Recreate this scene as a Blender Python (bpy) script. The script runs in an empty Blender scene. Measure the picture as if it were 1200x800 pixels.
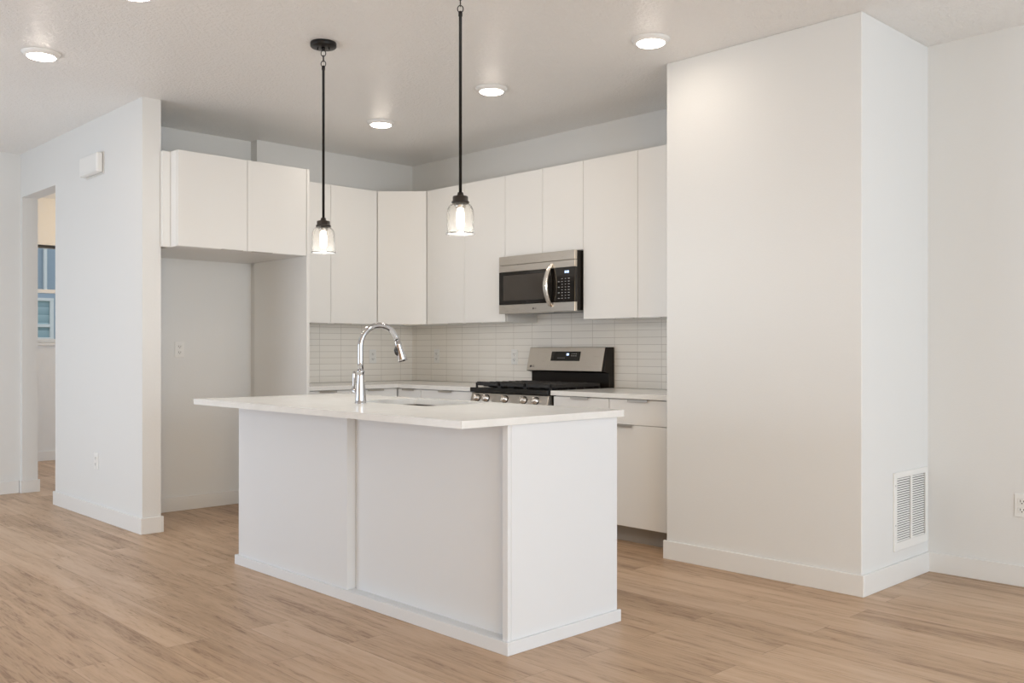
import bpy, bmesh, math, random
from mathutils import Vector, Matrix
random.seed(7)
S = bpy.context.scene
COL = S.collection
PI = math.pi

# ---------------------------------------------------------------- camera, world, lights, exposure
CAM_H, TH, FPX = 1.1723, 0.8029, 1096.67
cd = bpy.data.cameras.new('camera'); cam = bpy.data.objects.new('camera', cd); COL.objects.link(cam)
cd.sensor_width = 36.0; cd.lens = FPX / 1200 * 36.0
cd.shift_y = 10.4 / 1200; cd.clip_start = 0.05
cam.location = (0, 0, CAM_H); cam.rotation_euler = (PI/2, 0, TH - PI/2)
S.camera = cam

w = bpy.data.worlds.new('world'); S.world = w; w.use_nodes = True
bg = w.node_tree.nodes['Background']
bg.inputs['Color'].default_value = (0.80, 0.90, 1.0, 1); bg.inputs['Strength'].default_value = 1.0

S.view_settings.view_transform = 'Standard'
S.view_settings.look = 'None'
S.view_settings.gamma = 1.0
S.view_settings.use_curve_mapping = False
S.view_settings.exposure = 0.0

def area(name, loc, rot, sx, sy, power, color):
    l = bpy.data.lights.new(name, 'AREA'); l.shape = 'RECTANGLE'; l.size = sx; l.size_y = sy
    l.energy = power; l.color = color
    o = bpy.data.objects.new(name, l); COL.objects.link(o); o.location = loc; o.rotation_euler = rot
    return o
# daylight from unseen windows behind and left of the photographer, plus two added fills
area('daylight_rear_window', (1.7, -3.19, 1.35), (PI/2, 0, 0), 4.4, 2.3, 178, (0.69, 0.84, 1.0))
area('warm_fill_rear_left', (-1.5, -3.19, 1.4), (PI/2, 0, 0), 1.8, 2.0, 78, (1.0, 0.72, 0.38))  # added warm fill light, not a known window
area('daylight_left_window', (-1.49, 6.1, 1.0), (PI/2, 0, -PI/2), 3.2, 1.7, 72, (0.71, 0.84, 1.0))
area('cool_fill_far_room', (6.04, 9.0, 1.5), (PI/2, 0, PI/2), 1.3, 1.3, 45, (0.76, 0.86, 1.0))  # added cool fill to brighten the far room, no window seen there
WARM = (1.0, 0.88, 0.76)

# ---------------------------------------------------------------- materials
MATS = {}
def principled(name, col, rough=0.5, metal=0.0, **kw):
    m = bpy.data.materials.new(name); m.use_nodes = True
    b = m.node_tree.nodes['Principled BSDF']
    b.inputs['Base Color'].default_value = (*col, 1); b.inputs['Roughness'].default_value = rough
    b.inputs['Metallic'].default_value = metal
    for k, v in kw.items(): b.inputs[k.replace('_', ' ')].default_value = v
    MATS[name] = m
    return m, m.node_tree, b
def pos(nt):
    return nt.nodes.new('ShaderNodeNewGeometry').outputs['Position']
def noise(nt, vec, scale, detail=3, rough=0.5, dim='3D'):
    n = nt.nodes.new('ShaderNodeTexNoise'); n.noise_dimensions = dim
    n.inputs['Scale'].default_value = scale; n.inputs['Detail'].default_value = detail
    n.inputs['Roughness'].default_value = rough
    nt.links.new(vec, n.inputs['Vector']); return n
def ramp(nt, fac, stops):
    r = nt.nodes.new('ShaderNodeValToRGB'); e = r.color_ramp.elements
    while len(e) < len(stops): e.new(0.5)
    for i, (p, c) in enumerate(stops):
        e[i].position = p; e[i].color = (*c, 1) if len(c) == 3 else c
    nt.links.new(fac, r.inputs['Fac']); return r
def bump(nt, b, height, strength, dist):
    n = nt.nodes.new('ShaderNodeBump'); n.inputs['Strength'].default_value = strength
    n.inputs['Distance'].default_value = dist
    nt.links.new(height, n.inputs['Height']); nt.links.new(n.outputs['Normal'], b.inputs['Normal'])
def math_node(nt, op, a, bval):
    n = nt.nodes.new('ShaderNodeMath'); n.operation = op
    nt.links.new(a, n.inputs[0])
    if isinstance(bval, (int, float)): n.inputs[1].default_value = bval
    else: nt.links.new(bval, n.inputs[1])
    return n.outputs[0]

# wall paint: orange-peel
m, nt, b = principled('wall_paint', (0.775, 0.772, 0.752), 0.62)
bump(nt, b, noise(nt, pos(nt), 110, 3).outputs['Fac'], 0.12, 0.004)
# ceiling: knockdown texture with a little sheen
m, nt, b = principled('ceiling_paint', (0.92, 0.90, 0.87), 0.34)
n = noise(nt, pos(nt), 55, 4, 0.6)
r = ramp(nt, n.outputs['Fac'], [(0.44, (0, 0, 0)), (0.58, (1, 1, 1))])
bump(nt, b, r.outputs['Color'], 0.45, 0.006)
principled('trim_paint', (0.80, 0.79, 0.765), 0.4)
principled('cabinet_white', (0.81, 0.80, 0.772), 0.38)
principled('island_white', (0.765, 0.778, 0.79), 0.42)
principled('cabinet_edge', (0.72, 0.70, 0.66), 0.5)
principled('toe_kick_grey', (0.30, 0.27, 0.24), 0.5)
principled('white_plastic', (0.84, 0.83, 0.80), 0.35)
principled('slot_dark', (0.06, 0.055, 0.05), 0.6)
principled('black_metal', (0.009, 0.0075, 0.0065), 0.40, 0.0, Specular_IOR_Level=0.3)
principled('bronze_cap', (0.05, 0.042, 0.036), 0.42, 0.6)
principled('chrome', (0.56, 0.56, 0.57), 0.07, 1.0)
principled('handle_steel', (0.80, 0.77, 0.73), 0.24, 1.0)
principled('nickel', (0.50, 0.47, 0.43), 0.33, 1.0)
principled('black_enamel', (0.012, 0.011, 0.010), 0.22)
principled('cast_iron', (0.022, 0.020, 0.019), 0.55)
principled('appliance_side', (0.013, 0.010, 0.008), 0.3, 0.0, Specular_IOR_Level=0.25)
principled('black_glass', (0.010, 0.008, 0.007), 0.05)
principled('window_mesh', (0.055, 0.047, 0.040), 0.12)
principled('logo_dark', (0.07, 0.05, 0.05), 0.4)
principled('key_print', (0.55, 0.55, 0.55), 0.5)
principled('sink_steel', (0.21, 0.19, 0.17), 0.34, 1.0)
principled('matte_dark', (0.045, 0.045, 0.045), 0.8)
# brushed stainless
m, nt, b = principled('stainless', (0.62, 0.575, 0.52), 0.30, 1.0)
mp = nt.nodes.new('ShaderNodeMapping'); mp.inputs['Scale'].default_value = (1, 1, 60)
nt.links.new(pos(nt), mp.inputs['Vector'])
n = noise(nt, mp.outputs['Vector'], 14, 3)
r = ramp(nt, n.outputs['Fac'], [(0.3, (0.27, 0.27, 0.27)), (0.7, (0.36, 0.36, 0.36))])
nt.links.new(r.outputs['Color'], b.inputs['Roughness'])
# quartz
m, nt, b = principled('quartz', (0.80, 0.79, 0.76), 0.20)
n = noise(nt, pos(nt), 9, 6, 0.65)
r = ramp(nt, n.outputs['Fac'], [(0.30, (0.76, 0.75, 0.715)), (0.62, (0.82, 0.81, 0.78))])
nt.links.new(r.outputs['Color'], b.inputs['Base Color'])
# stacked wall tile : (u along the wall, z)
def tile_mat(name, axis, off):
    m, nt, b = principled(name, (0.7, 0.68, 0.62), 0.16)
    sep = nt.nodes.new('ShaderNodeSeparateXYZ'); nt.links.new(pos(nt), sep.inputs[0])
    cmb = nt.nodes.new('ShaderNodeCombineXYZ')
    nt.links.new(math_node(nt, 'ADD', sep.outputs[axis], off), cmb.inputs[0])
    nt.links.new(math_node(nt, 'ADD', sep.outputs['Z'], 10.0 - 0.912), cmb.inputs[1])
    br = nt.nodes.new('ShaderNodeTexBrick'); br.offset = 0.0; br.squash = 1.0
    br.inputs['Scale'].default_value = 1.0
    br.inputs['Brick Width'].default_value = 0.2035; br.inputs['Row Height'].default_value = 0.050
    br.inputs['Mortar Size'].default_value = 0.0016; br.inputs['Mortar Smooth'].default_value = 0.25
    br.inputs['Color1'].default_value = (0.88, 0.84, 0.775, 1); br.inputs['Color2'].default_value = (0.91, 0.87, 0.805, 1)
    br.inputs['Mortar'].default_value = (0.60, 0.555, 0.495, 1)
    nt.links.new(cmb.outputs[0], br.inputs['Vector'])
    nt.links.new(br.outputs['Color'], b.inputs['Base Color'])
    inv = math_node(nt, 'MULTIPLY', br.outputs['Fac'], -1.0)
    wv = noise(nt, pos(nt), 16, 2)
    h = math_node(nt, 'ADD', inv, math_node(nt, 'MULTIPLY', wv.outputs['Fac'], 0.35))
    bump(nt, b, h, 0.35, 0.003)
tile_mat('tile_back', 'X', 0.2035*60 - 4.136 % 0.2035)
tile_mat('tile_range', 'Y', 0.2035*60 - 5.242 % 0.2035)
# oak-look vinyl planks, running along Y
m, nt, b = principled('oak_planks', (0.4, 0.28, 0.19), 0.36)
P = pos(nt)
sep = nt.nodes.new('ShaderNodeSeparateXYZ'); nt.links.new(P, sep.inputs[0])
cmb = nt.nodes.new('ShaderNodeCombineXYZ')
nt.links.new(math_node(nt, 'ADD', sep.outputs['Y'], 50.08), cmb.inputs[0])
nt.links.new(math_node(nt, 'ADD', sep.outputs['X'], 50.076), cmb.inputs[1])
br = nt.nodes.new('ShaderNodeTexBrick'); br.offset = 0.37; br.offset_frequency = 2; br.squash = 1.0
br.inputs['Scale'].default_value = 1.0; br.inputs['Brick Width'].default_value = 1.22
br.inputs['Row Height'].default_value = 0.18; br.inputs['Mortar Size'].default_value = 0.0012
br.inputs['Mortar Smooth'].default_value = 0.3
br.inputs['Color1'].default_value = (0, 0, 0, 1); br.inputs['Color2'].default_value = (1, 1, 1, 1)
br.inputs['Mortar'].default_value = (0.5, 0.5, 0.5, 1)
nt.links.new(cmb.outputs[0], br.inputs['Vector'])
rnd = nt.nodes.new('ShaderNodeRGBToBW'); nt.links.new(br.outputs['Color'], rnd.inputs[0])
mp = nt.nodes.new('ShaderNodeMapping'); mp.inputs['Scale'].default_value = (15, 1.3, 1)
nt.links.new(P, mp.inputs['Vector'])
def grain(scale, detail, dist, k):
    g = nt.nodes.new('ShaderNodeTexNoise'); g.noise_dimensions = '4D'
    g.inputs['Scale'].default_value = scale; g.inputs['Detail'].default_value = detail
    g.inputs['Roughness'].default_value = 0.62; g.inputs['Distortion'].default_value = dist
    nt.links.new(mp.outputs['Vector'], g.inputs['Vector'])
    nt.links.new(math_node(nt, 'MULTIPLY', rnd.outputs[0], k), g.inputs['W'])
    return g
g1 = grain(0.9, 6, 0.9, 37.0); g2 = grain(5.5, 4, 0.3, 71.0)
mp2 = nt.nodes.new('ShaderNodeMapping'); mp2.inputs['Scale'].default_value = (2.6, 0.8, 1)
nt.links.new(P, mp2.inputs['Vector'])
g3 = nt.nodes.new('ShaderNodeTexNoise'); g3.noise_dimensions = '4D'; g3.inputs['Scale'].default_value = 1.5; g3.inputs['Detail'].default_value = 2
nt.links.new(mp2.outputs['Vector'], g3.inputs['Vector']); nt.links.new(math_node(nt, 'MULTIPLY', rnd.outputs[0], 53.0), g3.inputs['W'])
f = math_node(nt, 'ADD', math_node(nt, 'MULTIPLY', g1.outputs['Fac'], 0.62), math_node(nt, 'MULTIPLY', g2.outputs['Fac'], 0.20))
f = math_node(nt, 'ADD', f, math_node(nt, 'MULTIPLY', g3.outputs['Fac'], 0.18))
f = math_node(nt, 'ADD', f, math_node(nt, 'MULTIPLY', math_node(nt, 'SUBTRACT', rnd.outputs[0], 0.5), 0.16))
mp3 = nt.nodes.new('ShaderNodeMapping'); mp3.inputs['Scale'].default_value = (62, 5.5, 1)
nt.links.new(P, mp3.inputs['Vector'])
g4 = nt.nodes.new('ShaderNodeTexNoise'); g4.noise_dimensions = '4D'; g4.inputs['Scale'].default_value = 1.0; g4.inputs['Detail'].default_value = 4
g4.inputs['Roughness'].default_value = 0.65; g4.inputs['Distortion'].default_value = 1.6
nt.links.new(mp3.outputs['Vector'], g4.inputs['Vector']); nt.links.new(math_node(nt, 'MULTIPLY', rnd.outputs[0], 29.0), g4.inputs['W'])
fk = ramp(nt, g4.outputs['Fac'], [(0.50, (0, 0, 0)), (0.66, (1, 1, 1))])
mk = ramp(nt, g1.outputs['Fac'], [(0.40, (1, 1, 1)), (0.58, (0.15, 0.15, 0.15))])
f = math_node(nt, 'SUBTRACT', f, math_node(nt, 'MULTIPLY', math_node(nt, 'MULTIPLY', fk.outputs['Color'], mk.outputs['Color']), 0.23))
f = math_node(nt, 'ADD', f, 0.022)
r = ramp(nt, f, [(0.30, (0.285, 0.170, 0.098)), (0.43, (0.430, 0.278, 0.166)), (0.54, (0.525, 0.348, 0.216)), (0.70, (0.605, 0.425, 0.282))])
mx = nt.nodes.new('ShaderNodeMixRGB'); mx.blend_type = 'MULTIPLY'; mx.inputs['Color2'].default_value = (0.62, 0.56, 0.52, 1)
nt.links.new(br.outputs['Fac'], mx.inputs['Fac']); nt.links.new(r.outputs['Color'], mx.inputs['Color1'])
nt.links.new(mx.outputs['Color'], b.inputs['Base Color'])
h = math_node(nt, 'SUBTRACT', math_node(nt, 'MULTIPLY', g2.outputs['Fac'], 0.4), br.outputs['Fac'])
bump(nt, b, h, 0.16, 0.0015)
rr = ramp(nt, f, [(0.3, (0.44, 0.44, 0.44)), (0.7, (0.33, 0.33, 0.33))]); nt.links.new(rr.outputs['Color'], b.inputs['Roughness'])
# emitters
def emit(name, col, strength):
    m = bpy.data.materials.new(name); m.use_nodes = True; nt = m.node_tree
    for n in list(nt.nodes): nt.nodes.remove(n)
    e = nt.nodes.new('ShaderNodeEmission'); e.inputs['Color'].default_value = (*col, 1); e.inputs['Strength'].default_value = strength
    o = nt.nodes.new('ShaderNodeOutputMaterial'); nt.links.new(e.outputs[0], o.inputs[0]); MATS[name] = m
emit('led_lens', (1.0, 0.88, 0.755), 32.0)
emit('bulb_glow', (1.0, 0.94, 0.84), 10.0)
emit('digit_glow', (0.55, 0.70, 1.0), 2.2)
# seeded clear glass
m, nt, b = principled('seeded_glass', (1, 0.985, 0.96), 0.10, 0.0, Transmission_Weight=0.988, IOR=1.14)
bump(nt, b, noise(nt, pos(nt), 120, 2).outputs['Fac'], 0.7, 0.004)
m, nt, b = principled('window_glass', (1, 1, 1), 0.0, 0.0, Transmission_Weight=1.0, IOR=1.05)
# neighbour
m, nt, b = principled('blue_siding', (0.40, 0.47, 0.54), 0.7)
sep = nt.nodes.new('ShaderNodeSeparateXYZ'); nt.links.new(pos(nt), sep.inputs[0])
fr = math_node(nt, 'FRACT', math_node(nt, 'MULTIPLY', sep.outputs['Z'], 6.5), 0.0)
bump(nt, b, fr, 0.5, 0.02)
m, nt, b = principled('blind_glass', (0.36, 0.47, 0.49), 0.25)
sep = nt.nodes.new('ShaderNodeSeparateXYZ'); nt.links.new(pos(nt), sep.inputs[0])
fr = math_node(nt, 'FRACT', math_node(nt, 'MULTIPLY', sep.outputs['Z'], 8.0), 0.0)
r = ramp(nt, fr, [(0.0, (0.30, 0.42, 0.45)), (0.9, (0.44, 0.57, 0.59)), (1.0, (0.18, 0.27, 0.30))]); nt.links.new(r.outputs['Color'], b.inputs['Base Color'])
principled('lawn', (0.10, 0.14, 0.06), 0.9)

# ---------------------------------------------------------------- mesh helpers
def box(bm, x0, x1, y0, y1, z0, z1, bev=0.0, seg=1):
    x0, x1 = sorted((x0, x1)); y0, y1 = sorted((y0, y1)); z0, z1 = sorted((z0, z1))
    t = bmesh.new(); bmesh.ops.create_cube(t, size=1)
    bmesh.ops.scale(t, vec=(x1-x0, y1-y0, z1-z0), verts=t.verts)
    bmesh.ops.translate(t, vec=((x0+x1)/2, (y0+y1)/2, (z0+z1)/2), verts=t.verts)
    if bev > 0: bmesh.ops.bevel(t, geom=list(t.edges), offset=bev, segments=seg, affect='EDGES', profile=0.6)
    join(bm, t)
    return bm
def join(bm, t):
    me = bpy.data.meshes.new('tmp'); t.to_mesh(me); t.free(); bm.from_mesh(me); bpy.data.meshes.remove(me)
def lathe(bm, prof, n=32, M=None, close=False):
    t = bmesh.new(); rings = []
    for r_, z in prof:
        if r_ < 1e-6: rings.append([t.verts.new((0, 0, z))])
        else: rings.append([t.verts.new((r_*math.cos(2*PI*i/n), r_*math.sin(2*PI*i/n), z)) for i in range(n)])
    pairs = list(zip(rings, rings[1:])) + ([(rings[-1], rings[0])] if close else [])
    for a, b_ in pairs:
        for i in range(n):
            j = (i+1) % n
            if len(a) == 1 and len(b_) == 1: continue
            if len(a) == 1: t.faces.new((a[0], b_[j], b_[i]))
            elif len(b_) == 1: t.faces.new((a[i], a[j], b_[0]))
            else: t.faces.new((a[i], a[j], b_[j], b_[i]))
    if M is not None: bmesh.ops.transform(t, matrix=M, verts=t.verts)
    bmesh.ops.recalc_face_normals(t, faces=t.faces)
    for f_ in t.faces: f_.smooth = True
    join(bm, t); return bm
def tube(bm, pts, rad, n=14, cap=True, closed=False):
    pts = [Vector(p) for p in pts]; N = len(pts)
    rads = rad if isinstance(rad, (list, tuple)) else [rad]*N
    t = bmesh.new(); rings = []; up = None
    for i, p in enumerate(pts):
        if closed: d = pts[(i+1) % N] - pts[i-1]
        else: d = pts[min(i+1, N-1)] - pts[max(i-1, 0)]
        d.normalize()
        if up is None: up = Vector((0, 0, 1)) if abs(d.z) < 0.9 else Vector((1, 0, 0))
        s = d.cross(up).normalized(); up = s.cross(d).normalized()
        rings.append([t.verts.new(p + rads[i]*(math.cos(2*PI*k/n)*s + math.sin(2*PI*k/n)*up)) for k in range(n)])
    prs = list(zip(rings, rings[1:])) + ([(rings[-1], rings[0])] if closed else [])
    for a, b_ in prs:
        for k in range(n):
            j = (k+1) % n; t.faces.new((a[k], a[j], b_[j], b_[k]))
    if cap and not closed: t.faces.new(rings[0][::-1]); t.faces.new(rings[-1])
    bmesh.ops.recalc_face_normals(t, faces=t.faces)
    for f_ in t.faces: f_.smooth = len(f_.verts) == 4
    join(bm, t); return bm
def prism(bm, pts, a0, a1, axis='x', bev=0.0):
    """extrude a 2-D outline along an axis: 'x' outline in (y,z), 'y' in (x,z), 'z' in (x,y)"""
    t = bmesh.new()
    f3 = {'x': lambda p, a: (a, p[0], p[1]), 'y': lambda p, a: (p[0], a, p[1]), 'z': lambda p, a: (p[0], p[1], a)}[axis]
    A = [t.verts.new(f3(p, a0)) for p in pts]; B = [t.verts.new(f3(p, a1)) for p in pts]
    t.faces.new(A[::-1]); t.faces.new(B)
    for i in range(len(pts)):
        j = (i+1) % len(pts); t.faces.new((A[i], A[j], B[j], B[i]))
    bmesh.ops.recalc_face_normals(t, faces=t.faces)
    if bev > 0: bmesh.ops.bevel(t, geom=list(t.edges), offset=bev, segments=1, affect='EDGES')
    join(bm, t); return bm
def B(): return bmesh.new()
def obj(name, bm, mat, parent=None, label=None, loc=None):
    me = bpy.data.meshes.new(name); bm.to_mesh(me); bm.free()
    me.materials.append(MATS[mat])
    o = bpy.data.objects.new(name, me); COL.objects.link(o)
    if parent is not None: o.parent = parent
    if label: o['label'] = label
    if loc is not None: o.location = loc
    return o
def thing(name, label, cat, loc=(0, 0, 0), rotz=0.0, group=None):
    o = bpy.data.objects.new(name, None); COL.objects.link(o); o.empty_display_size = 0.1
    o.location = loc; o.rotation_euler = (0, 0, rotz); tag(o, label, cat, group); return o
def tag(o, label, cat, group=None):
    o['label'] = label; o['category'] = cat
    if group: o['group'] = group
    return o
def struct(name, bm, mat, parent=None):
    o = obj(name, bm, mat, parent)
    if parent is None: o['kind'] = 'structure'
    return o
def kids(o): return [c for c in list(COL.objects) if c.parent == o]
def dup(o, loc, rotz=0.0, label=None, parent=None):
    c = o.copy(); COL.objects.link(c)
    if parent is None:
        c.location = loc; c.rotation_euler = (0, 0, rotz)
        if label: c['label'] = label
    else: c.parent = parent
    for k in kids(o): dup(k, None, 0, None, c)
    return c
def text_into(bm, s, size, M):
    cu = bpy.data.curves.new('t', 'FONT'); cu.body = s; cu.size = size; cu.extrude = 0.0004
    cu.align_x = 'LEFT'; cu.align_y = 'CENTER'; cu.resolution_u = 3
    o = bpy.data.objects.new('t', cu); COL.objects.link(o)
    dg = bpy.context.evaluated_depsgraph_get(); me = bpy.data.meshes.new_from_object(o.evaluated_get(dg))
    t = bmesh.new(); t.from_mesh(me); bmesh.ops.transform(t, matrix=M, verts=t.verts); join(bm, t)
    bpy.data.objects.remove(o); bpy.data.curves.remove(cu); bpy.data.meshes.remove(me)

# ---------------------------------------------------------------- the room
ZC = 2.788
XS0, XS1, YS0, YO0, YO1, YF = 2.446, 2.567, 5.923, 7.535, 8.33, 8.364     # partition on the left and its opening
ZH = 2.43
YA, YW, XW, XA = 6.622, 6.53, 5.088, 3.582                                 # alcove back, kitchen back, range wall, alcove step
XP0, XP1, YP0, YP1 = 4.292, 5.054, 2.047, 3.191                            # pantry block
YB = 10.6
struct('floor', box(B(), -2.8, 6.2, -3.3, 10.75, -0.1, 0.0), 'oak_planks')
struct('ceiling', box(B(), -2.8, 6.2, -3.3, 10.75, ZC, ZC+0.12), 'ceiling_paint')
bm = B(); box(bm, XS0, XS1, YS0, YO0, 0, ZC); box(bm, XS0, XS1, YO0, YO1, ZH, ZC); box(bm, XS0, XS1, YO1, YF, 0, ZC)
struct('wall_left', bm, 'wall_paint')
bm = B(); box(bm, XS1, XA, YA, 6.74, 0, ZC); box(bm, XA, 5.25, YW, 6.74, 0, ZC); box(bm, 5.25, 6.2, 6.62, 6.74, 0, ZC)
struct('wall_back', bm, 'wall_paint')
struct('wall_range_side', box(B(), XW, 5.25, YP1, YW, 0, ZC), 'wall_paint')
struct('wall_pantry', box(B(), XP0, 5.25, YP0, YP1, 0, ZC, 0.004), 'wall_paint')
struct('wall_right', box(B(), XP1, 5.25, -3.3, YP0, 0, ZC), 'wall_paint')
struct('wall_far_left', box(B(), -1.6, XS1, YF, 8.48, 0, ZC), 'wall_paint')
# rear wall and left wall (behind the photographer); their windows, and an added warm fill, are area lights set against them
bm = box(B(), -2.8, 5.25, -3.3, -3.2, 0, ZC)
struct('wall_rear', bm, 'wall_paint')
bm = B(); box(bm, -1.6, -1.5, 2.6, YF, 0, ZC); box(bm, -2.8, -1.6, 2.6, 2.7, 0, ZC); box(bm, -2.8, -2.7, -3.2, 2.6, 0, ZC)
struct('wall_window_side', bm, 'wall_paint')
# room beyond the opening
WX0, WX1, WZ0, WZ1 = 3.02, 4.22, 1.249, 2.293
bm = B(); box(bm, 2.45, WX0, YB, YB+0.15, 0, ZC); box(bm, WX1, 6.2, YB, YB+0.15, 0, ZC)
box(bm, WX0, WX1, YB, YB+0.15, 0, WZ0); box(bm, WX0, WX1, YB, YB+0.15, WZ1, ZC)
struct('wall_far_room', bm, 'wall_paint')
struct('wall_far_room_left', box(B(), 2.33, 2.45, 8.48, YB, 0, ZC), 'wall_paint')
bm = box(B(), 6.05, 6.2, 6.74, YB, 0, ZC)
struct('wall_far_room_right', bm, 'wall_paint')
# window_1
t = bpy.data.objects.new('window_1', None); COL.objects.link(t); t.location = (WX0, YB, WZ0); t['kind'] = 'structure'
W_, H_ = WX1-WX0, WZ1-WZ0
bm = B()
for a in ((0, W_, 0, 0.045), (0, W_, H_-0.03, H_), (0, 0.04, 0.045, H_-0.03), (W_-0.04, W_, 0.045, H_-0.03)):
    box(bm, a[0], a[1], 0.05, 0.11, a[2], a[3], 0.003)
obj('window_frame', bm, 'white_plastic', t)
obj('sash_rail', box(B(), 0.04, W_-0.04, 0.055, 0.10, 0.535, 0.575, 0.003), 'white_plastic', t)
obj('window_sill', box(B(), -0.01, W_+0.01, -0.02, 0.05, -0.025, 0.0, 0.003), 'trim_paint', t)
obj('head_rail', box(B(), 0.02, W_-0.02, 0.02, 0.045, H_-0.028, H_-0.004, 0.003), 'matte_dark', t)
obj('pane', box(B(), 0.04, W_-0.04, 0.075, 0.081, 0.045, 0.535), 'window_glass', t)
obj('pane', box(B(), 0.04, W_-0.04, 0.075, 0.081, 0.575, H_-0.03), 'window_glass', t)

# baseboards (4 in. flat stock)
BH, BT = 0.103, 0.014
def bb(name, *segs):
    bm = B()
    for x0, x1, y0, y1 in segs: box(bm, x0, x1, y0, y1, 0.0, BH, 0.002)
    struct(name, bm, 'trim_paint')
bb('baseboard_left', (XS0-BT, XS0, YS0-BT, YO0+BT), (XS0, XS1, YS0-BT, YS0), (XS1, XS1+BT, YS0-BT, YA-BT), (XS0, XS1, YO0, YO0+BT))
bb('baseboard_back', (XS1, XA, YA-BT, YA))
bb('baseboard_far_left', (-1.5, XS0-BT-0.002, YF-BT, YF), (XS0-BT, XS1+BT, YO1-BT, YO1), (XS0-BT, XS0, YO1, YF))
bb('baseboard_pantry', (XP0-BT, XP0, YP0-BT, YP1+BT), (XP0, XP1-BT, YP0-BT, YP0))
bb('baseboard_right', (XP1-BT, XP1, -3.2, YP0))
bb('baseboard_far_room', (2.45, 6.05, YB-BT, YB))

# tiled backsplash
ZCT, ZCU = 0.910, 0.880
struct('backsplash_back', box(B(), 3.60, XW, YW-0.009, YW, ZCT+0.001, 1.385), 'tile_back')
struct('backsplash_range_side', box(B(), XW-0.009, XW, YP1, YW-0.009, ZCT+0.001, 1.46), 'tile_range')

# ---------------------------------------------------------------- cabinets
# local frame: width along +x, door faces at y=0 looking towards -y, depth towards +y, z up from the base
DT = 0.019
def pull_bm(w, z, up):
    """edge pull: a thin tab hooked over the edge of a front; up=True hangs from a top edge"""
    bm = B(); s = 1 if up else -1
    zz = z + s*0.0012
    if up:
        box(bm, 0, w, -0.014, 0.012, zz-0.0008, zz+0.0008)
        box(bm, 0, w, -0.0152, -0.0136, zz-0.013, zz+0.0008)
    else:
        box(bm, 0, w, -0.008, 0.012, zz-0.0022, zz+0.0008)
        box(bm, 0, w, -0.0092, -0.0076, zz-0.0022, zz+0.0022)
    return bm
def cabinet(name, label, cat, loc, rotz, w, h, d, fronts, group=None, kick=0.0, body_mat='cabinet_white', fillers=(), bodyx=None):
    t = thing(name, label, cat, loc, rotz, group)
    bx0, bx1 = bodyx or (0, w)
    obj('body', box(B(), bx0, bx1, DT+0.002, d, kick, h, 0.001), body_mat, t)
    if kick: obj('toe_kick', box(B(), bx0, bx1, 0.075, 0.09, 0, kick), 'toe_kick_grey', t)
    for kind, x0, x1, z0, z1, pull in fronts:
        g = 0.0016
        f_ = obj(kind, box(B(), x0+g, x1-g, 0, DT, z0+g, z1-g, 0.0012), 'cabinet_white', t)
        if pull:
            side, up = pull; pw = min(0.15, (x1-x0)*0.5)
            px = {'c': (x0+x1)/2-pw/2, 'l': x0+0.035, 'r': x1-0.035-pw}[side]
            p = obj('pull', pull_bm(pw, (z1-g) if up else (z0+g), up), 'nickel', f_, 'brushed metal edge pull')
            p.location = (px, 0, 0)
    for (x0, x1, y0, y1, z0, z1) in fillers:
        obj('filler_strip', box(B(), x0, x1, y0, y1, z0, z1, 0.001), 'cabinet_white', t)
    return t
UB, UT = 1.381, 2.456
UH = UT - UB
XU, YU = 4.742, 6.185          # faces of the wall cabinets
G_UP = 'white slab wall cabinets'
R90 = -PI/2
cabinet('wall_cabinet', 'two-door white wall cabinet right beside the refrigerator alcove panel', 'cabinet', (3.586, YU, UB), 0, 0.874, UH, YW-YU,
        [('door', 0.0, 0.438, 0, UH, ('r', False)), ('door', 0.438, 0.874, 0, UH, ('l', False))], G_UP)
cabinet('wall_cabinet', 'two-door white wall cabinet left of the microwave', 'cabinet', (XU, 5.898, UB), R90, 0.914, UH, XW-XU,
        [('door', 0.0, 0.457, 0, UH, ('r', False)), ('door', 0.457, 0.914, 0, UH, ('l', False))], G_UP)
cabinet('wall_cabinet', 'short two-door white wall cabinet directly above the microwave', 'cabinet', (XU, 4.984, 1.853), R90, 0.766, UT-1.853, XW-XU,
        [('door', 0.0, 0.383, 0, UT-1.853, None), ('door', 0.383, 0.766, 0, UT-1.853, None)], G_UP)
cabinet('wall_cabinet', 'two-door white wall cabinet between the microwave and the pantry wall', 'cabinet', (XU, 4.218, UB), R90, 0.934, UH, XW-XU,
        [('door', 0.0, 0.467, 0, UH, ('r', False)), ('door', 0.467, 0.934, 0, UH, ('l', False))], G_UP,
        fillers=[(0.936, 1.025, 0.004, 0.023, 0, UH)])
# diagonal corner wall cabinet
C0 = Vector((4.461, YU)); C1 = Vector((XU, 5.899))
t = thing('wall_cabinet', 'white corner wall cabinet with one diagonal door above the tiled corner', 'cabinet', (4.90, 6.35, UB), 0, G_UP)
e = (C1-C0); L = e.length; e.normalize(); nrm = Vector((e.y, -e.x))            # points out of the corner
inn = -nrm
if inn.x < 0: inn = -inn
o2 = Vector((4.90, 6.35))
pts = [C0+inn*0.021+e*0.001, C1+inn*0.021-e*0.001, Vector((XW-0.001, 5.899)), Vector((XW-0.001, YW-0.001)), Vector((4.461, YW-0.001))]
obj('body', prism(B(), [tuple(p-o2) for p in pts], 0, UH, 'z'), 'cabinet_white', t)
dbm = box(B(), 0.003, L-0.003, 0, DT, 0.0016, UH-0.0016, 0.0012)
ang = math.atan2(e.y, e.x)
bmesh.ops.transform(dbm, matrix=Matrix.Translation((*(C0-o2), 0)) @ Matrix.Rotation(ang, 4, 'Z'), verts=dbm.verts)
dd = obj('door', dbm, 'cabinet_white', t)
p = obj('pull', pull_bm(0.15, 0.0016, False), 'nickel', dd, 'brushed metal edge pull')
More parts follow.
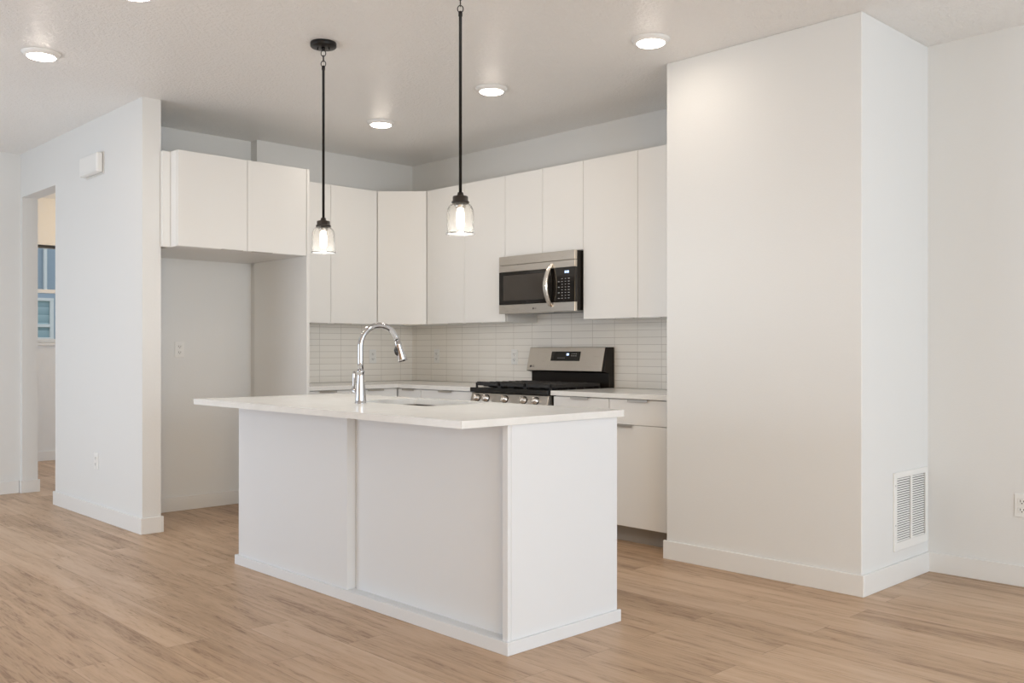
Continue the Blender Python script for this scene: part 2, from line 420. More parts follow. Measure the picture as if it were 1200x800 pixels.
pp = C0 - o2 + e*(L-0.19); p.location = (pp.x, pp.y, 0); p.rotation_euler = (0, 0, ang)
# cabinet over the refrigerator alcove
YFR, FB = 5.778, 1.840
cabinet('refrigerator_cabinet', 'deep two-door white cabinet hung over the empty refrigerator alcove', 'cabinet', (2.614, YFR, FB), 0, 0.942, UT-FB, YA-YFR,
        [('door', 0.0, 0.486, 0, UT-FB, ('r', False)), ('door', 0.486, 0.942, 0, UT-FB, ('l', False))],
        fillers=[(-0.0525, -0.001, 0.106, 0.140, 0, UT-FB)])
tag(obj('side_panel', box(B(), 0, 0.022, 0, YW-0.001-YFR, 0, UT, 0.001), 'cabinet_white', None, None, (3.559, YFR, 0)),
    'tall white end panel standing on the floor right of the refrigerator alcove', 'cabinet panel')

# base cabinets
XB, YBF = 4.437, 5.882
BHT = ZCU
DZ = 0.722
G_LO = 'white slab base cabinets'
DRW = lambda a, b_, p='c': ('drawer', a, b_, DZ, 0.876, (p, True))
cabinet('base_cabinet', 'white base cabinet with drawer directly right of the range', 'cabinet', (XB, 4.205, 0), R90, 0.470, BHT-0.001, XW-XB-0.002,
        [DRW(0, 0.470), ('door', 0, 0.470, 0.105, DZ, ('r', True))], G_LO, 0.105)
cabinet('base_cabinet', 'white base cabinet with drawer and door beside the pantry wall', 'cabinet', (XB, 3.733, 0), R90, 0.457, BHT-0.001, XW-XB-0.002,
        [DRW(0, 0.457), ('door', 0, 0.457, 0.105, DZ, ('l', True))], G_LO, 0.105, fillers=[(0.459, 0.54, 0.004, 0.023, 0.105, BHT-0.001)])
cabinet('base_cabinet', 'white base cabinet with drawer directly left of the range', 'cabinet', (XB, 5.592, 0), R90, 0.596, BHT-0.001, XW-XB-0.002,
        [DRW(0, 0.596), ('door', 0, 0.298, 0.105, DZ, ('r', True)), ('door', 0.298, 0.596, 0.105, DZ, ('l', True))], G_LO, 0.105)
cabinet('base_cabinet', 'narrow white corner base cabinet under the inner corner of the counter', 'cabinet', (XB, 5.880, 0), R90, 0.286, BHT-0.001, XW-XB-0.002,
        [('door', 0, 0.286, 0.105, 0.876, ('c', True))], G_LO, 0.105)
cabinet('base_cabinet', 'white base cabinet with drawer below the back counter near the alcove panel', 'cabinet', (3.584, YBF, 0), 0, 0.85, BHT-0.001, YW-YBF-0.002,
        [DRW(0, 0.425), DRW(0.425, 0.85), ('door', 0, 0.425, 0.105, DZ, ('r', True)), ('door', 0.425, 0.85, 0.105, DZ, ('l', True))], G_LO, 0.105)

# counters
bm = B(); prism(bm, [(3.583, YBF-0.02), (XB-0.018, YBF-0.02), (XB-0.018, 4.992), (XW-0.001, 4.992), (XW-0.001, YW-0.001), (3.583, YW-0.001)], ZCU, ZCT, 'z', 0.0015)
for v in bm.verts: v.co -= Vector((4.4, 6.2, ZCU))
tag(obj('countertop', bm, 'quartz', None, None, (4.4, 6.2, ZCU)), 'L-shaped white quartz countertop on base cabinets in the tiled corner', 'countertop')
bm = box(B(), -0.001+XB-0.017, XW-0.001, YP1+0.001, 4.216, ZCU, ZCT, 0.0015)
for v in bm.verts: v.co -= Vector((4.75, 3.7, ZCU))
tag(obj('countertop', bm, 'quartz', None, None, (4.75, 3.7, ZCU)), 'short white quartz countertop between the range and pantry wall', 'countertop')

# ---------------------------------------------------------------- island
IX0, IX1, IY0, IY1 = 2.489, 3.145, 2.601, 4.738
IZT, IZU = 0.914, 0.8854
isl = thing('kitchen_island', 'white panelled kitchen island on the plank floor', 'kitchen island', (2.82, 3.67, 0))
def il(bm):
    for v in bm.verts: v.co -= Vector((2.82, 3.67, 0))
    return bm
YSP = 3.690
bm = box(B(), IX0+0.068, IX1-0.02, IY0+0.002, IY1-0.002, 0, 0.66)
box(bm, IX0+0.068, IX1-0.02, IY0+0.002, 3.33, 0.66, IZU-0.001); box(bm, IX0+0.068, IX1-0.02, 4.14, IY1-0.002, 0.66, IZU-0.001)
obj('body', il(bm), 'island_white', isl)
obj('back_panel', il(box(B(), IX0, IX0+0.066, YSP, IY1, 0, IZU-0.001, 0.0012)), 'island_white', isl)
obj('back_panel', il(box(B(), IX0+0.046, IX0+0.066, IY0+0.02, YSP-0.001, 0, IZU-0.001, 0.0012)), 'island_white', isl)
obj('end_panel', il(box(B(), IX0+0.0195, IX1, IY0, IY0+0.019, 0, IZU-0.001, 0.0012)), 'island_white', isl)
obj('corner_post', il(box(B(), IX0, IX0+0.0185, IY0, IY0+0.03, 0, IZU-0.001, 0.0012)), 'island_white', isl)
bm = B(); tb = 0.0515
box(bm, 2.476, IX0, 2.588, 4.760, 0, tb, 0.0015); box(bm, IX0, 3.157, 2.588, IY0, 0, tb, 0.0015); box(bm, IX0, 3.1, IY1, 4.760, 0, tb, 0.0015)
box(bm, IX0, IX0+0.046, IY0, YSP, 0, tb, 0.0015)
obj('base_trim', il(bm), 'island_white', isl)
for a, b_ in ((2.64, 3.15), (3.15, 3.86), (3.86, 4.30), (4.30, 4.72)):
    f_ = obj('door', il(box(B(), IX1-0.019, IX1, a+0.0016, b_-0.0016, 0.11, 0.872, 0.0012)), 'cabinet_white', isl)
    bm = B(); box(bm, IX1-0.01, IX1+0.015, (a+b_)/2-0.075, (a+b_)/2+0.075, 0.8725, 0.874); box(bm, IX1+0.0135, IX1+0.015, (a+b_)/2-0.075, (a+b_)/2+0.075, 0.86, 0.874)
    obj('pull', il(bm), 'nickel', f_, 'brushed metal edge pull')
# island top with a rounded sink cut-out
SX0, SX1, SY0, SY1 = 2.722, 3.122, 3.39, 3.99
def rrect(x0, x1, y0, y1, r_, n=5):
    out = []
    for cx, cy, a0 in ((x1-r_, y1-r_, 0), (x0+r_, y1-r_, PI/2), (x0+r_, y0+r_, PI), (x1-r_, y0+r_, 1.5*PI)):
        for k in range(n+1):
            a = a0 + k/n*PI/2; out.append((cx+r_*math.cos(a), cy+r_*math.sin(a)))
    return out
def slab_with_hole(outer, inner, z0, z1):
    bm = B()
    def face_at(z):
        es = []
        for lp in (outer, inner):
            vs = [bm.verts.new((x, y, z)) for x, y in lp]
            es += [bm.edges.new((vs[i], vs[(i+1) % len(vs)])) for i in range(len(vs))]
        bmesh.ops.triangle_fill(bm, use_beauty=True, edges=es)
    face_at(z1); face_at(z0)
    bm.verts.ensure_lookup_table(); n0 = len(outer); n1 = len(inner); N = n0+n1; V = list(bm.verts)
    for off, n in ((0, n0), (n0, n1)):
        for i in range(n):
            j = (i+1) % n; bm.faces.new((V[off+i], V[off+j], V[N+off+j], V[N+off+i]))
    bmesh.ops.recalc_face_normals(bm, faces=bm.faces)
    return bm
bm = slab_with_hole(rrect(2.2431, 3.177, 2.587, 4.769, 0.004, 2), rrect(SX0, SX1, SY0, SY1, 0.03, 6), IZU, IZT)
o3 = Vector((2.71, 3.68, IZU))
for v in bm.verts: v.co -= o3
tag(obj('island_countertop', bm, 'quartz', None, None, o3), 'white quartz slab overhanging the kitchen island', 'countertop')
# under-mounted basin
def basin():
    bm = B(); r_ = 0.03
    loops = []
    for (dx, z, rr_) in ((0.010, IZU-0.002, 0.034), (-0.004, IZU-0.002, 0.034), (-0.006, IZU-0.17, 0.034), (-0.03, IZU-0.195, 0.02)):
        loops.append([bm.verts.new((x-2.922, y-3.69, z-0.69)) for x, y in rrect(SX0-dx, SX1+dx, SY0-dx, SY1+dx, rr_, 6)])
    for a, b_ in zip(loops, loops[1:]):
        for i in range(len(a)):
            j = (i+1) % len(a); bm.faces.new((a[i], a[j], b_[j], b_[i]))
    bm.faces.new(loops[-1])
    bmesh.ops.recalc_face_normals(bm, faces=bm.faces)
    bmesh.ops.solidify(bm, geom=list(bm.faces), thickness=0.0012)
    return bm
snk = thing('kitchen_sink', 'undermount steel sink set into the island countertop', 'sink', (2.922, 3.69, 0.69))
obj('basin', basin(), 'sink_steel', snk)
obj('drain', lathe(B(), [(0.0, 0.006), (0.042, 0.006), (0.045, 0.003), (0.045, -0.02), (0.0, -0.02)], 24), 'chrome', snk)

# faucet (local +x is the spout direction)
FX, FY = 2.632, 3.786
fc = thing('faucet', 'chrome gooseneck pull-down faucet standing on the island countertop', 'faucet', (FX, FY, IZT), math.radians(-8))
bm = lathe(B(), [(0, 0), (0.0285, 0), (0.0285, 0.004), (0.0262, 0.007), (0.0255, 0.02), (0.0235, 0.06), (0.0195, 0.105), (0.0178, 0.135), (0.0178, 0.150), (0.0205, 0.152), (0.0205, 0.160), (0.0170, 0.162), (0, 0.162)], 32)
obj('faucet_body', bm, 'chrome', fc)
R_ = 0.103
pts = [(0, 0, 0.158), (0, 0, 0.20), (0, 0, 0.25)]
for k in range(0, 19):
    a = PI - k/18*math.radians(163); pts.append((R_+R_*math.cos(a), 0, 0.279+R_*math.sin(a)))
obj('spout', tube(B(), pts, 0.0142, 18), 'chrome', fc)
a = math.radians(17)
ex = Vector((R_+R_*math.cos(a), 0, 0.279+R_*math.sin(a))); d_ = Vector((math.sin(a), 0, -math.cos(a)))
hd = tube(B(), [ex-d_*0.002, ex+d_*0.012, ex+d_*0.0121, ex+d_*0.022, ex+d_*0.04, ex+d_*0.095, ex+d_*0.108, ex+d_*0.1085, ex+d_*0.104],
          [0.0142, 0.0142, 0.0165, 0.0172, 0.0175, 0.0235, 0.0245, 0.019, 0.0175], 20)
sp = obj('spray_head', hd, 'chrome', fc)
bt = tube(B(), [ex+d_*0.035+Vector((-0.0165, 0, 0)), ex+d_*0.05+Vector((-0.0235, 0, -0.002)), ex+d_*0.068+Vector((-0.0235, 0, -0.002)), ex+d_*0.08+Vector((-0.019, 0, 0))], [0.004, 0.008, 0.008, 0.004], 12)
obj('spray_button', bt, 'black_enamel', sp, 'black spray button')
hv = Vector((-0.25, 0.97, 0)).normalized()
hb = tube(B(), [Vector((0, 0, 0.043))+hv*0.012, Vector((0, 0, 0.060))+hv*0.042, Vector((0, 0, 0.069))+hv*0.058], [0.0135, 0.0135, 0.0125], 18)
hn = obj('handle_stem', hb, 'chrome', fc)
tp = Vector((0, 0, 0.069))+hv*0.054
lv = tube(B(), [tp+Vector((0, 0, -0.004)), tp+Vector((0, 0, 0.02))-hv*0.004, tp+Vector((0, 0, 0.075))-hv*0.008, tp+Vector((0, 0, 0.088))-hv*0.008], [0.0062, 0.0058, 0.0078, 0.006], 12)
obj('lever', lv, 'chrome', hn)

# ---------------------------------------------------------------- microwave (local: width +x, front y=0, towards -y)
def LGmark(bm, x, z, y, s):
    M0 = Matrix.Rotation(PI/2, 4, 'X')
    lathe(bm, [(0, 0), (s*0.55, 0), (s*0.55, 0.0006), (0, 0.0006)], 20, Matrix.Translation((x, y, z)) @ M0)
    text_into(bm, 'LG', s*1.15, Matrix.Translation((x+s*0.85, y-0.0003, z)) @ M0)
mw = thing('microwave', 'stainless over-range microwave mounted below the short wall cabinet', 'microwave', (4.668, 4.972, 1.437), R90)
MWW, MWH, MWD = 0.745, 0.412, 0.405
DZ0, DZ1 = 0.064, 0.300                  # black glass zone
obj('case', box(B(), 0.001, MWW-0.001, 0.024, MWD, 0.008, MWH-0.001, 0.002), 'appliance_side', mw)
bm = B(); box(bm, 0, MWW, 0.0, 0.024, 0.349, MWH, 0.002)
obj('vent_panel', bm, 'stainless', mw, 'stainless top vent strip')
DW = 0.555
bm = B(); box(bm, 0, MWW, 0, 0.024, DZ1, 0.347, 0.0015); box(bm, 0, MWW, 0, 0.024, 0, DZ0, 0.002)
obj('front_frame', bm, 'stainless', mw, 'stainless front bands')
dr = obj('door', box(B(), 0, DW, 0.0015, 0.024, DZ0+0.0005, DZ1-0.0005, 0.001), 'black_glass', mw, 'black glass door')
obj('window', box(B(), 0.045, 0.455, 0.0005, 0.004, DZ0+0.028, DZ1-0.026, 0.0005), 'window_mesh', dr, 'brown tinted window screen')
# bowed strap handle
N = 22; hb = []
for k in range(N+1):
    q = k/N; z = DZ0-0.028 + q*(DZ1-DZ0+0.055); bow = math.sin(PI*q)
    hb.append((q, z, -0.006-0.045*bow**0.8))
bm = B(); rows = []
for q, z, y in hb:
    wd = 0.021 - 0.003*abs(2*q-1); xx = 0.525 - 0.012*math.sin(PI*q)
    rows.append([bm.verts.new((xx-wd, y+0.002, z)), bm.verts.new((xx-wd*0.4, y-0.004, z)), bm.verts.new((xx+wd*0.4, y-0.004, z)), bm.verts.new((xx+wd, y+0.002, z)), bm.verts.new((xx+wd, y+0.010, z)), bm.verts.new((xx-wd, y+0.010, z))])
for a, b_ in zip(rows, rows[1:]):
    for i in range(6):
        j = (i+1) % 6; bm.faces.new((a[i], a[j], b_[j], b_[i]))
bm.faces.new(rows[0]); bm.faces.new(rows[-1]); bmesh.ops.recalc_face_normals(bm, faces=bm.faces)
for q, z, y in (hb[0], hb[-1]): box(bm, 0.516, 0.534, y+0.004, 0.004, z-0.006, z+0.006)
obj('handle', bm, 'handle_steel', dr, 'bowed stainless handle')
cp = obj('control_panel', box(B(), DW+0.001, MWW, 0.0, 0.024, DZ0+0.0005, DZ1-0.0005, 0.001), 'black_glass', mw, 'black touch control panel')
bm = B()
for c in range(4):
    for r_ in range(8):
        if c in (1, 2) or r_ % 2 == 0 or c == 3:
            x = DW+0.042+c*0.031; z = DZ0+0.026+r_*0.019
            ww = 0.0055 if c in (1, 2) else 0.0075
            box(bm, x-ww, x+ww, -0.0006, 0.001, z-0.0016, z+0.0016)
obj('keypad', bm, 'key_print', cp, 'pale printed key legends')
bm = B()
for k, x in enumerate((0.098, 0.112, 0.126)): box(bm, DW+x, DW+x+0.009, -0.0006, 0.001, DZ1-0.040, DZ1-0.024)
obj('clock_display', bm, 'digit_glow', cp, 'glowing blue display')
bm = B(); LGmark(bm, 0.352, 0.030, 0.0, 0.013)
obj('logo', bm, 'logo_dark', mw)
for x in (0.05, 0.47): obj('grease_filter', box(B(), x, x+0.23, 0.06, 0.20, 0.004, 0.012, 0.001), 'nickel', mw)
obj('lamp_lens', box(B(), 0.31, 0.44, 0.05, 0.12, 0.002, 0.012, 0.002), 'white_plastic', mw)

# ---------------------------------------------------------------- range (local: width +x, front y=0)
RX = 4.398
rg = thing('gas_range', 'stainless and black freestanding gas range below the microwave', 'range', (RX, 4.986, 0), R90)
RW, RD = 0.762, XW-0.012-RX
obj('body', box(B(), 0.001, RW-0.001, 0.045, RD-0.02, 0.06, 0.888, 0.002), 'appliance_side', rg)
prof = [(0.010, 0.800), (-0.002, 0.806), (0.018, 0.874), (0.045, 0.878), (0.050, 0.80)]
obj('control_panel', prism(B(), prof, 0.004, RW-0.004, 'x', 0.0015), 'stainless', rg, 'stainless knob panel')
nn = Vector((0, -0.068, -0.020)).normalized()
nn = Vector((0, -0.96, 0.28)).normalized()
for x in (0.076, 0.170, 0.358, 0.541, 0.652):
    c = Vector((x, 0.0075, 0.838))
    M = Matrix.Translation(c) @ Vector((0, 0, 1)).rotation_difference(nn).to_matrix().to_4x4()
    k = obj('knob', lathe(B(), [(0, 0.036), (0.0175, 0.036), (0.019, 0.034), (0.021, 0.010), (0.0245, 0.008), (0.0245, 0.0), (0, 0.0)], 24, M), 'stainless', rg)
    gb = box(B(), -0.0045, 0.0045, -0.019, 0.019, 0.03, 0.043, 0.0015); bmesh.ops.transform(gb, matrix=M, verts=gb.verts)
    obj('knob_grip', gb, 'nickel', k)
    rb = lathe(B(), [(0.0247, 0.0), (0.0247, 0.006), (0.0275, 0.004), (0.0275, 0.0)], 24, M, True)
    obj('knob_skirt', rb, 'black_enamel', k, 'black ring behind the knob')
bm = B(); box(bm, 0, RW, 0.002, RD-0.055, 0.880, 0.911, 0.004, 2)
obj('cooktop', bm, 'black_enamel', rg)
for x, y, r_ in ((0.14, 0.17, 0.045), (0.14, 0.43, 0.036), (0.381, 0.30, 0.05), (0.622, 0.17, 0.05), (0.622, 0.43, 0.036)):
    k = obj('burner', lathe(B(), [(0, 0.929), (r_*0.8, 0.929), (r_*0.85, 0.925), (r_*0.85, 0.920), (r_, 0.919), (r_*1.1, 0.911), (0, 0.911)], 24, Matrix.Translation((x, y, 0))), 'cast_iron', rg)
def grate(x0, x1):
    bm = B(); y0, y1 = 0.045, 0.545; zt, zb = 0.946, 0.924; r_ = 0.0065
    def bar(xa, xb, ya, yb): box(bm, xa, xb, ya, yb, zb, zt, 0.002)
    for a in ((x0, x1, y0, y0+2*r_), (x0, x1, y1-2*r_, y1), (x0, x0+2*r_, y0, y1), (x1-2*r_, x1, y0, y1)): box(bm, *a, zb, zt, 0.002)
    xm = (x0+x1)/2
    box(bm, xm-r_, xm+r_, y0+0.014, y1-0.014, 0.915, zt+0.004, 0.002)
    for k in range(9): xx = x0+0.018+k*(x1-x0-0.036)/8; box(bm, xx-0.005, xx+0.005, y0-0.001, y0+0.03, zb, zt+0.005, 0.0015)
    for yy in (0.11, 0.17, 0.23, 0.295, 0.36, 0.43, 0.49): box(bm, x0+0.014, x1-0.014, yy-r_*0.8, yy+r_*0.8, 0.915, zt+0.003, 0.002)
    for xx in (x0+r_, x1-r_):
        for yy in (y0+r_, y0+0.17, (y0+y1)/2, y1-0.17, y1-r_): box(bm, xx-r_, xx+r_, yy-r_, yy+r_, 0.911, zb+0.002, 0.001)
    return obj('grate', bm, 'cast_iron', rg)
grate(0.012, 0.252); grate(0.256, 0.506); grate(0.510, 0.750)
# backguard
y1 = RD; yt = RD-0.072; yb = RD-0.112
obj('backguard', prism(B(), [(yt+0.004, 1.195), (y1, 1.195), (y1, 0.885), (RD-0.055, 0.885), (RD-0.055, 1.012), (yb+0.004, 1.022)], 0.0, RW, 'x', 0.0015), 'appliance_side', rg, 'black backguard housing')
pb = prism(B(), [(yt, 1.192), (yt+0.006, 1.194), (yb+0.006, 1.024), (yb, 1.026)], 0.002, RW-0.024, 'x', 0.0006)
fpn = obj('backguard_panel', pb, 'stainless', rg, 'tilted stainless backguard panel')
tl = Vector((0, yt-yb, 1.192-1.026)); Lp = tl.length; tl.normalize(); pn = Vector((0, -tl.z, tl.y))
Mp = Matrix(((1, 0, 0, 0), (0, tl.y, pn.y, yb), (0, tl.z, pn.z, 1.026), (0, 0, 0, 1)))    # local (x, up the panel, out)
def on_panel(bm): bmesh.ops.transform(bm, matrix=Mp, verts=bm.verts); return bm
disp = obj('display', on_panel(box(B(), 0.235, 0.520, 0.072, 0.142, -0.001, 0.0022, 0.001)), 'black_glass', fpn, 'black glass display')
bm = B(); box(bm, 0.388, 0.397, 0.112, 0.128, 0.001, 0.0028); box(bm, 0.400, 0.409, 0.112, 0.128, 0.001, 0.0028)
obj('clock_display', on_panel(bm), 'digit_glow', disp, 'glowing blue clock segments')
for x, z, ww in [(q, 0.092, 0.008) for q in (0.305, 0.325, 0.345, 0.365)] + [(q, z_, 0.010) for q in (0.435, 0.455, 0.475) for z_ in (0.108, 0.122)]:
    obj('touch_key', on_panel(box(B(), x, x+ww, z, z+0.003, 0.001, 0.0027)), 'key_print', disp, 'faint printed touch key')
bm = B(); M0 = Mp @ Matrix.Translation((0.040, 0.030, 0.0006))
lathe(bm, [(0, 0), (0.009, 0), (0.009, 0.0006), (0, 0.0006)], 20, M0)
text_into(bm, 'LG', 0.020, M0 @ Matrix.Translation((0.014, 0, 0.0004)))
obj('logo', bm, 'logo_dark', fpn)
# oven front, below the level of the island top
od = obj('oven_door', box(B(), 0.004, RW-0.004, 0.0, 0.043, 0.235, 0.795, 0.003), 'stainless', rg)
obj('oven_window', box(B(), 0.11, RW-0.11, -0.002, 0.003, 0.36, 0.66, 0.001), 'black_glass', od)
bm = tube(B(), [(0.05, 0.0, 0.745), (0.05, -0.035, 0.745)], 0.008, 10); tube(bm, [(RW-0.05, 0.0, 0.745), (RW-0.05, -0.035, 0.745)], 0.008, 10)
tube(bm, [(0.03, -0.042, 0.745), (RW-0.03, -0.042, 0.745)], 0.012, 14)
obj('oven_handle', bm, 'stainless', od)
obj('storage_drawer', box(B(), 0.004, RW-0.004, 0.0, 0.043, 0.07, 0.228, 0.003), 'stainless', rg)
for x in (0.05, RW-0.05):
    for y in (0.08, RD-0.08):
        obj('levelling_foot', lathe(B(), [(0, 0), (0.018, 0), (0.018, 0.062), (0, 0.062)], 12, Matrix.Translation((x, y, 0))), 'cast_iron', rg)

# ---------------------------------------------------------------- pendants
def ring(bm, c, r_, wr, ax, sx=1.0, sz=1.0):
    pts = []
    for k in range(20):
        a = 2*PI*k/20
        h_ = r_*sx*math.cos(a); v_ = r_*sz*math.sin(a)
        pts.append((c[0]+h_*ax[0], c[1]+h_*ax[1], c[2]+v_))
    tube(bm, pts, wr, 8, False, True)
ux, uy = math.sin(TH), -math.cos(TH)
def make_pendant(label, loc):
    t = thing('pendant_light', label, 'pendant light', loc, 0, 'pendants over the island')
    # origin on the ceiling, everything hangs below
    cn = obj('canopy', lathe(B(), [(0, 0), (0.066, 0), (0.068, -0.004), (0.068, -0.020), (0.064, -0.025), (0.02, -0.027), (0, -0.027)], 40), 'black_metal', t)
    bm = B()
    for s in (-1, 1): lathe(bm, [(0, -0.038), (0.004, -0.038), (0.004, -0.026), (0, -0.026)], 10, Matrix.Translation((s*0.03*ux, s*0.03*uy, 0)))
    lathe(bm, [(0, -0.042), (0.008, -0.042), (0.010, -0.034), (0.010, -0.026), (0, -0.026)], 16)
    obj('canopy_screw', bm, 'black_metal', cn)
    bm = B(); ring(bm, (0, 0, -0.056), 0.0125, 0.0022, (ux, uy), 1.0, 1.25)
    ring(bm, (0, 0, -0.083), 0.010, 0.0022, (-uy, ux), 0.85, 1.7)
    ring(bm, (0, 0, -0.111), 0.0125, 0.0022, (ux, uy), 1.0, 1.25)
    obj('chain_link', bm, 'black_metal', t)
    bm = lathe(B(), [(0, -0.121), (0.006, -0.121), (0.009, -0.128), (0.009, -0.142), (0.0068, -0.146), (0.0068, -0.936), (0, -0.936)], 20)
    obj('rod', bm, 'black_metal', t)
    bm = lathe(B(), [(0, -0.920), (0.012, -0.920), (0.015, -0.932), (0.020, -0.935), (0.032, -0.937), (0.034, -0.940), (0.034, -0.957), (0.039, -0.960), (0.039, -0.966), (0.0, -0.966)], 36)
    obj('cap', bm, 'bronze_cap', t)
    bm = lathe(B(), [(0.0, -0.966), (0.022, -0.966), (0.024, -0.984), (0.018, -0.990), (0, -0.990)], 24)
    obj('socket', bm, 'nickel', t)
    prof = [(0.030, -0.967), (0.040, -0.971), (0.051, -0.981), (0.0575, -0.996), (0.0595, -1.012), (0.0600, -1.080), (0.0605, -1.095), (0.0645, -1.104)]
    th = 0.0024
    inner = [(r_-th, z-(0.001 if i < 3 else 0)) for i, (r_, z) in enumerate(prof)]
    obj('glass_shade', lathe(B(), prof + inner[::-1], 48, None, True), 'seeded_glass', t, 'clear seeded glass shade')
    bprof = [(0, -0.988), (0.012, -0.990), (0.014, -1.000), (0.017, -1.016), (0.0185, -1.036), (0.0175, -1.058), (0.013, -1.076), (0, -1.083)]
    obj('bulb', lathe(B(), bprof, 20), 'bulb_glow', t, 'glowing filament bulb')
    l = bpy.data.lights.new('pendant_bulb_light', 'POINT'); l.energy = 10.0; l.color = (1, 0.99, 0.97); l.shadow_soft_size = 0.02
    lo = bpy.data.objects.new('bulb_light', l); COL.objects.link(lo); lo.parent = t; lo.location = (0, 0, -1.12)
    return t
pd = make_pendant('far pendant light with full black canopy and seeded glass shade, left one', (2.703, 4.226, ZC))
dup(pd, (2.703, 3.127, ZC), 0, 'near pendant light with its canopy above the frame, right one')

# ---------------------------------------------------------------- ceiling lights
def make_can(label, loc):
    t = thing('ceiling_light', label, 'ceiling light', loc, 0, 'round white ceiling lights')
    obj('trim_ring', lathe(B(), [(0.070, -0.021), (0.074, -0.022), (0.090, -0.014), (0.100, -0.003), (0.100, 0), (0.070, 0)], 48, None, True), 'white_plastic', t)
    obj('lens', lathe(B(), [(0.0735, -0.0205), (0.068, -0.026), (0.050, -0.031), (0.025, -0.033), (0, -0.0335)], 40), 'led_lens', t, 'glowing frosted lens')
    l = bpy.data.lights.new('ceiling_light_lamp', 'AREA'); l.shape = 'DISK'; l.size = 0.13; l.energy = 1.8; l.color = WARM
    lo = bpy.data.objects.new('lamp', l); COL.objects.link(lo); lo.parent = t; lo.location = (0, 0, -0.036)
    return t
cl = make_can('round white ceiling light above the left partition wall', (1.693, 5.436, ZC))
for lab, x, y in (('large round ceiling light beside the pantry wall, rightmost one', 3.897, 2.998),
                  ('round ceiling light above the microwave, between the two others over the kitchen', 3.92, 4.242),
                  ('round ceiling light nearest the tiled kitchen corner', 3.936, 5.412),
                  ('round ceiling light cut by the top edge of the photo at left', 1.699, 4.195),
                  ):
    c = dup(cl, (x, y, ZC), 0, lab)
    if lab.startswith('large'):
        for k in kids(c):
            if k.type == 'LIGHT': k.data = k.data.copy(); k.data.energy = 0.6
# the lamp of the room beyond the opening (its fixture hangs out of sight behind the partition)
l = bpy.data.lights.new('far_room_lamp', 'POINT'); l.energy = 10; l.color = (1.0, 0.64, 0.22); l.shadow_soft_size = 0.12
lo = bpy.data.objects.new('far_room_lamp', l); COL.objects.link(lo); lo.location = (3.75, 9.75, 2.62)

# ---------------------------------------------------------------- outlets, chime, vent
def outlet(label, loc, rotz, kind='outlet'):
    """wall plate facing local -y; duplex outlet, or four-key decorator plate"""
    t = thing('wall_outlet', label, 'outlet', loc, rotz, 'wall outlets')
    obj('cover_plate', box(B(), -0.036, 0.036, -0.005, 0, -0.058, 0.058, 0.002), 'white_plastic', t)
    for z in (0.021, -0.021):
        rc = obj('receptacle', box(B(), -0.0165, 0.0165, -0.0075, -0.005, z-0.0145, z+0.0145, 0.003), 'white_plastic', t)
        bm = B(); box(bm, -0.0085, -0.0055, -0.0079, -0.0070, z-0.004, z+0.007); box(bm, 0.0055, 0.0085, -0.0079, -0.0070, z-0.003, z+0.006)
        lathe(bm, [(0, 0), (0.003, 0), (0.003, 0.0009), (0, 0.0009)], 10, Matrix.Translation((0, -0.0070, z-0.009)) @ Matrix.Rotation(PI/2, 4, 'X'))
        obj('slot', bm, 'slot_dark', rc)
    return t
o1 = outlet('white outlet on the alcove back wall', (3.008, YA, 1.179), 0)
dup(o1, (4.654, YW-0.009, 1.121), 0, 'white outlet on the tiled wall behind the faucet')
dup(o1, (XW-0.009, 6.180, 1.124), R90, 'white outlet on the tiled wall near the inner corner')
dup(o1, (XW-0.009, 5.228, 1.122), R90, 'white outlet on the tiled wall just left of the range')
dup(o1, (XS0, 6.700, 0.402), R90, 'white outlet low on the left partition wall')
dup(o1, (XP1, 1.583, 0.401), R90, 'white outlet cut by the right edge, beside the vent')
ch = thing('door_chime', 'white boxy door chime high on the left partition wall', 'door chime', (XS0, 6.725, 2.38), R90)
bm = B(); box(bm, -0.165, 0.165, -0.052, -0.006, 0.012, 0.150, 0.018, 4)
obj('cover', bm, 'white_plastic', ch)
obj('base_plate', box(B(), -0.158, 0.170, -0.006, 0, 0.004, 0.156, 0.002), 'cabinet_edge', ch)
bm = B()
for z in (0.018, 0.030): box(bm, -0.15, 0.15, -0.0545, -0.052, z, z+0.006, 0.001)
obj('rib', bm, 'white_plastic', ch)
vt = thing('air_vent', 'white louvred return air grille low on the pantry wall corner', 'air vent', (4.833, YP0, 0.163), 0)
VW, VH = 0.4055, 0.394
bm = B(); hw = VW/2; bd = 0.030
for a in ((-hw, hw, 0, bd+0.012), (-hw, hw, VH-bd, VH), (-hw, -hw+bd, bd+0.012, VH-bd), (hw-bd, hw, bd+0.012, VH-bd), (-0.010, 0.010, bd+0.012, VH-bd)):
    box(bm, a[0], a[1], -0.009, 0, a[2], a[3], 0.0015)
obj('grille_frame', bm, 'white_plastic', vt)
obj('grille_backing', box(B(), -hw+bd, hw-bd, -0.0012, -0.0002, bd+0.012, VH-bd), 'matte_dark', vt, 'dark sheet behind the louvres in place of duct shade')  # flat dark sheet, the shade inside the duct put into its colour
nL = 27; zz0 = bd+0.012; pit = (VH-bd-zz0)/nL
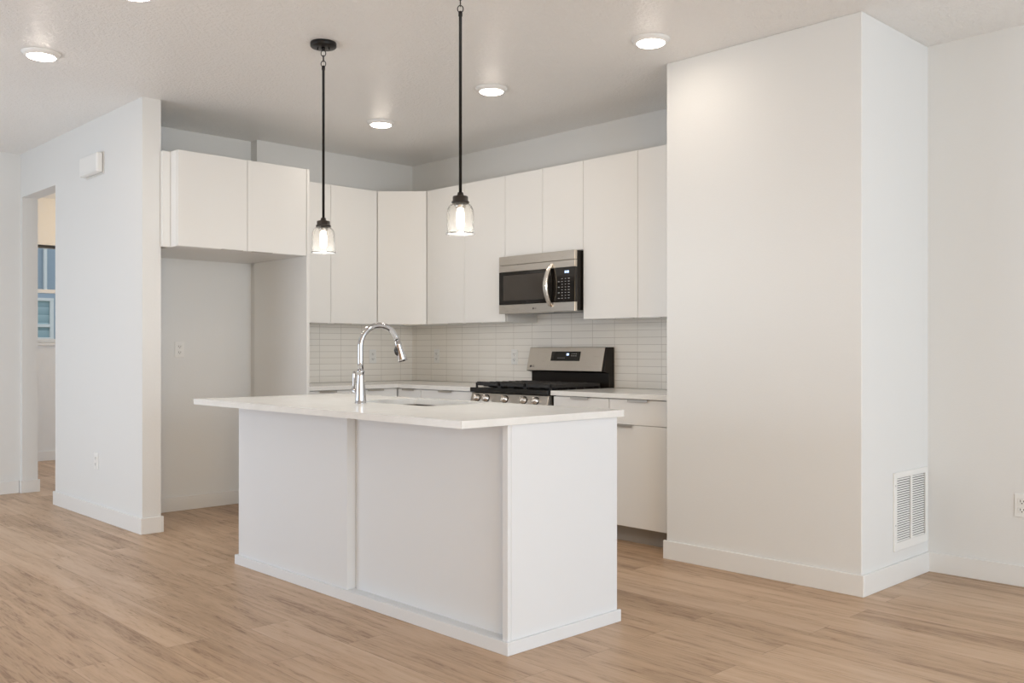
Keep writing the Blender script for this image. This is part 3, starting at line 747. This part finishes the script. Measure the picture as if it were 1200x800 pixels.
for k in range(nL):
    z = zz0 + (k+0.5)*pit; bm = B()
    for x0, x1 in ((-hw+bd+0.001, -0.019), (0.010, hw-bd-0.011)):
        prism(bm, [(-0.0072, z-pit*0.34), (-0.0062, z-pit*0.40), (-0.0022, z+pit*0.16), (-0.0032, z+pit*0.22)], x0, x1, 'x')
    obj('louvre', bm, 'white_plastic', vt)
bm = B()
for x, z in ((-hw+0.012, 0.13), (-hw+0.012, 0.33)): lathe(bm, [(0, 0), (0.004, 0), (0.003, 0.0015), (0, 0.002)], 10, Matrix.Translation((x, -0.009, z)) @ Matrix.Rotation(PI/2, 4, 'X'))
obj('screw', bm, 'nickel', vt)

# ---------------------------------------------------------------- outside the far window
struct('ground', box(B(), -10, 20, 10.76, 30, -0.6, -0.5), 'lawn')
nb = thing('neighbour_house', 'blue-grey clapboard house seen through the far room window', 'house', (6.0, 16.0, -0.5))
obj('wall', box(B(), -7, 6, 0, 4, 0, 6.5), 'blue_siding', nb, 'blue-grey clapboard wall')
prf = [(-0.5, 6.4), (4.5, 6.4), (2.0, 8.2)]
obj('roof', prism(B(), prf, -7.4, 6.4, 'x'), 'slot_dark', nb, 'dark pitched roof')
obj('white_strip', box(B(), -0.995, -0.945, -0.06, 0, 2.62, 6.4, 0.01), 'white_plastic', nb, 'thin white upright strip')  # narrow white strip running up the siding
bm = B(); wx0, wx1, wz0, wz1 = -1.95, -0.845, 1.82, 2.51
for a in ((wx0, wx1, wz0, wz0+0.06), (wx0, wx1, wz1-0.05, wz1), (wx0, wx0+0.06, wz0+0.06, wz1-0.05), (wx1-0.06, wx1, wz0+0.06, wz1-0.05), (wx0+0.06, wx1-0.06, 2.04, 2.09)):
    box(bm, a[0], a[1], -0.06, 0.0, a[2], a[3], 0.004)
wf = obj('window', bm, 'white_plastic', nb, 'white window frame')
obj('pane', box(B(), wx0+0.06, wx1-0.06, -0.02, -0.01, wz0+0.06, wz1-0.05), 'blind_glass', wf, 'pane with pale blinds behind it')
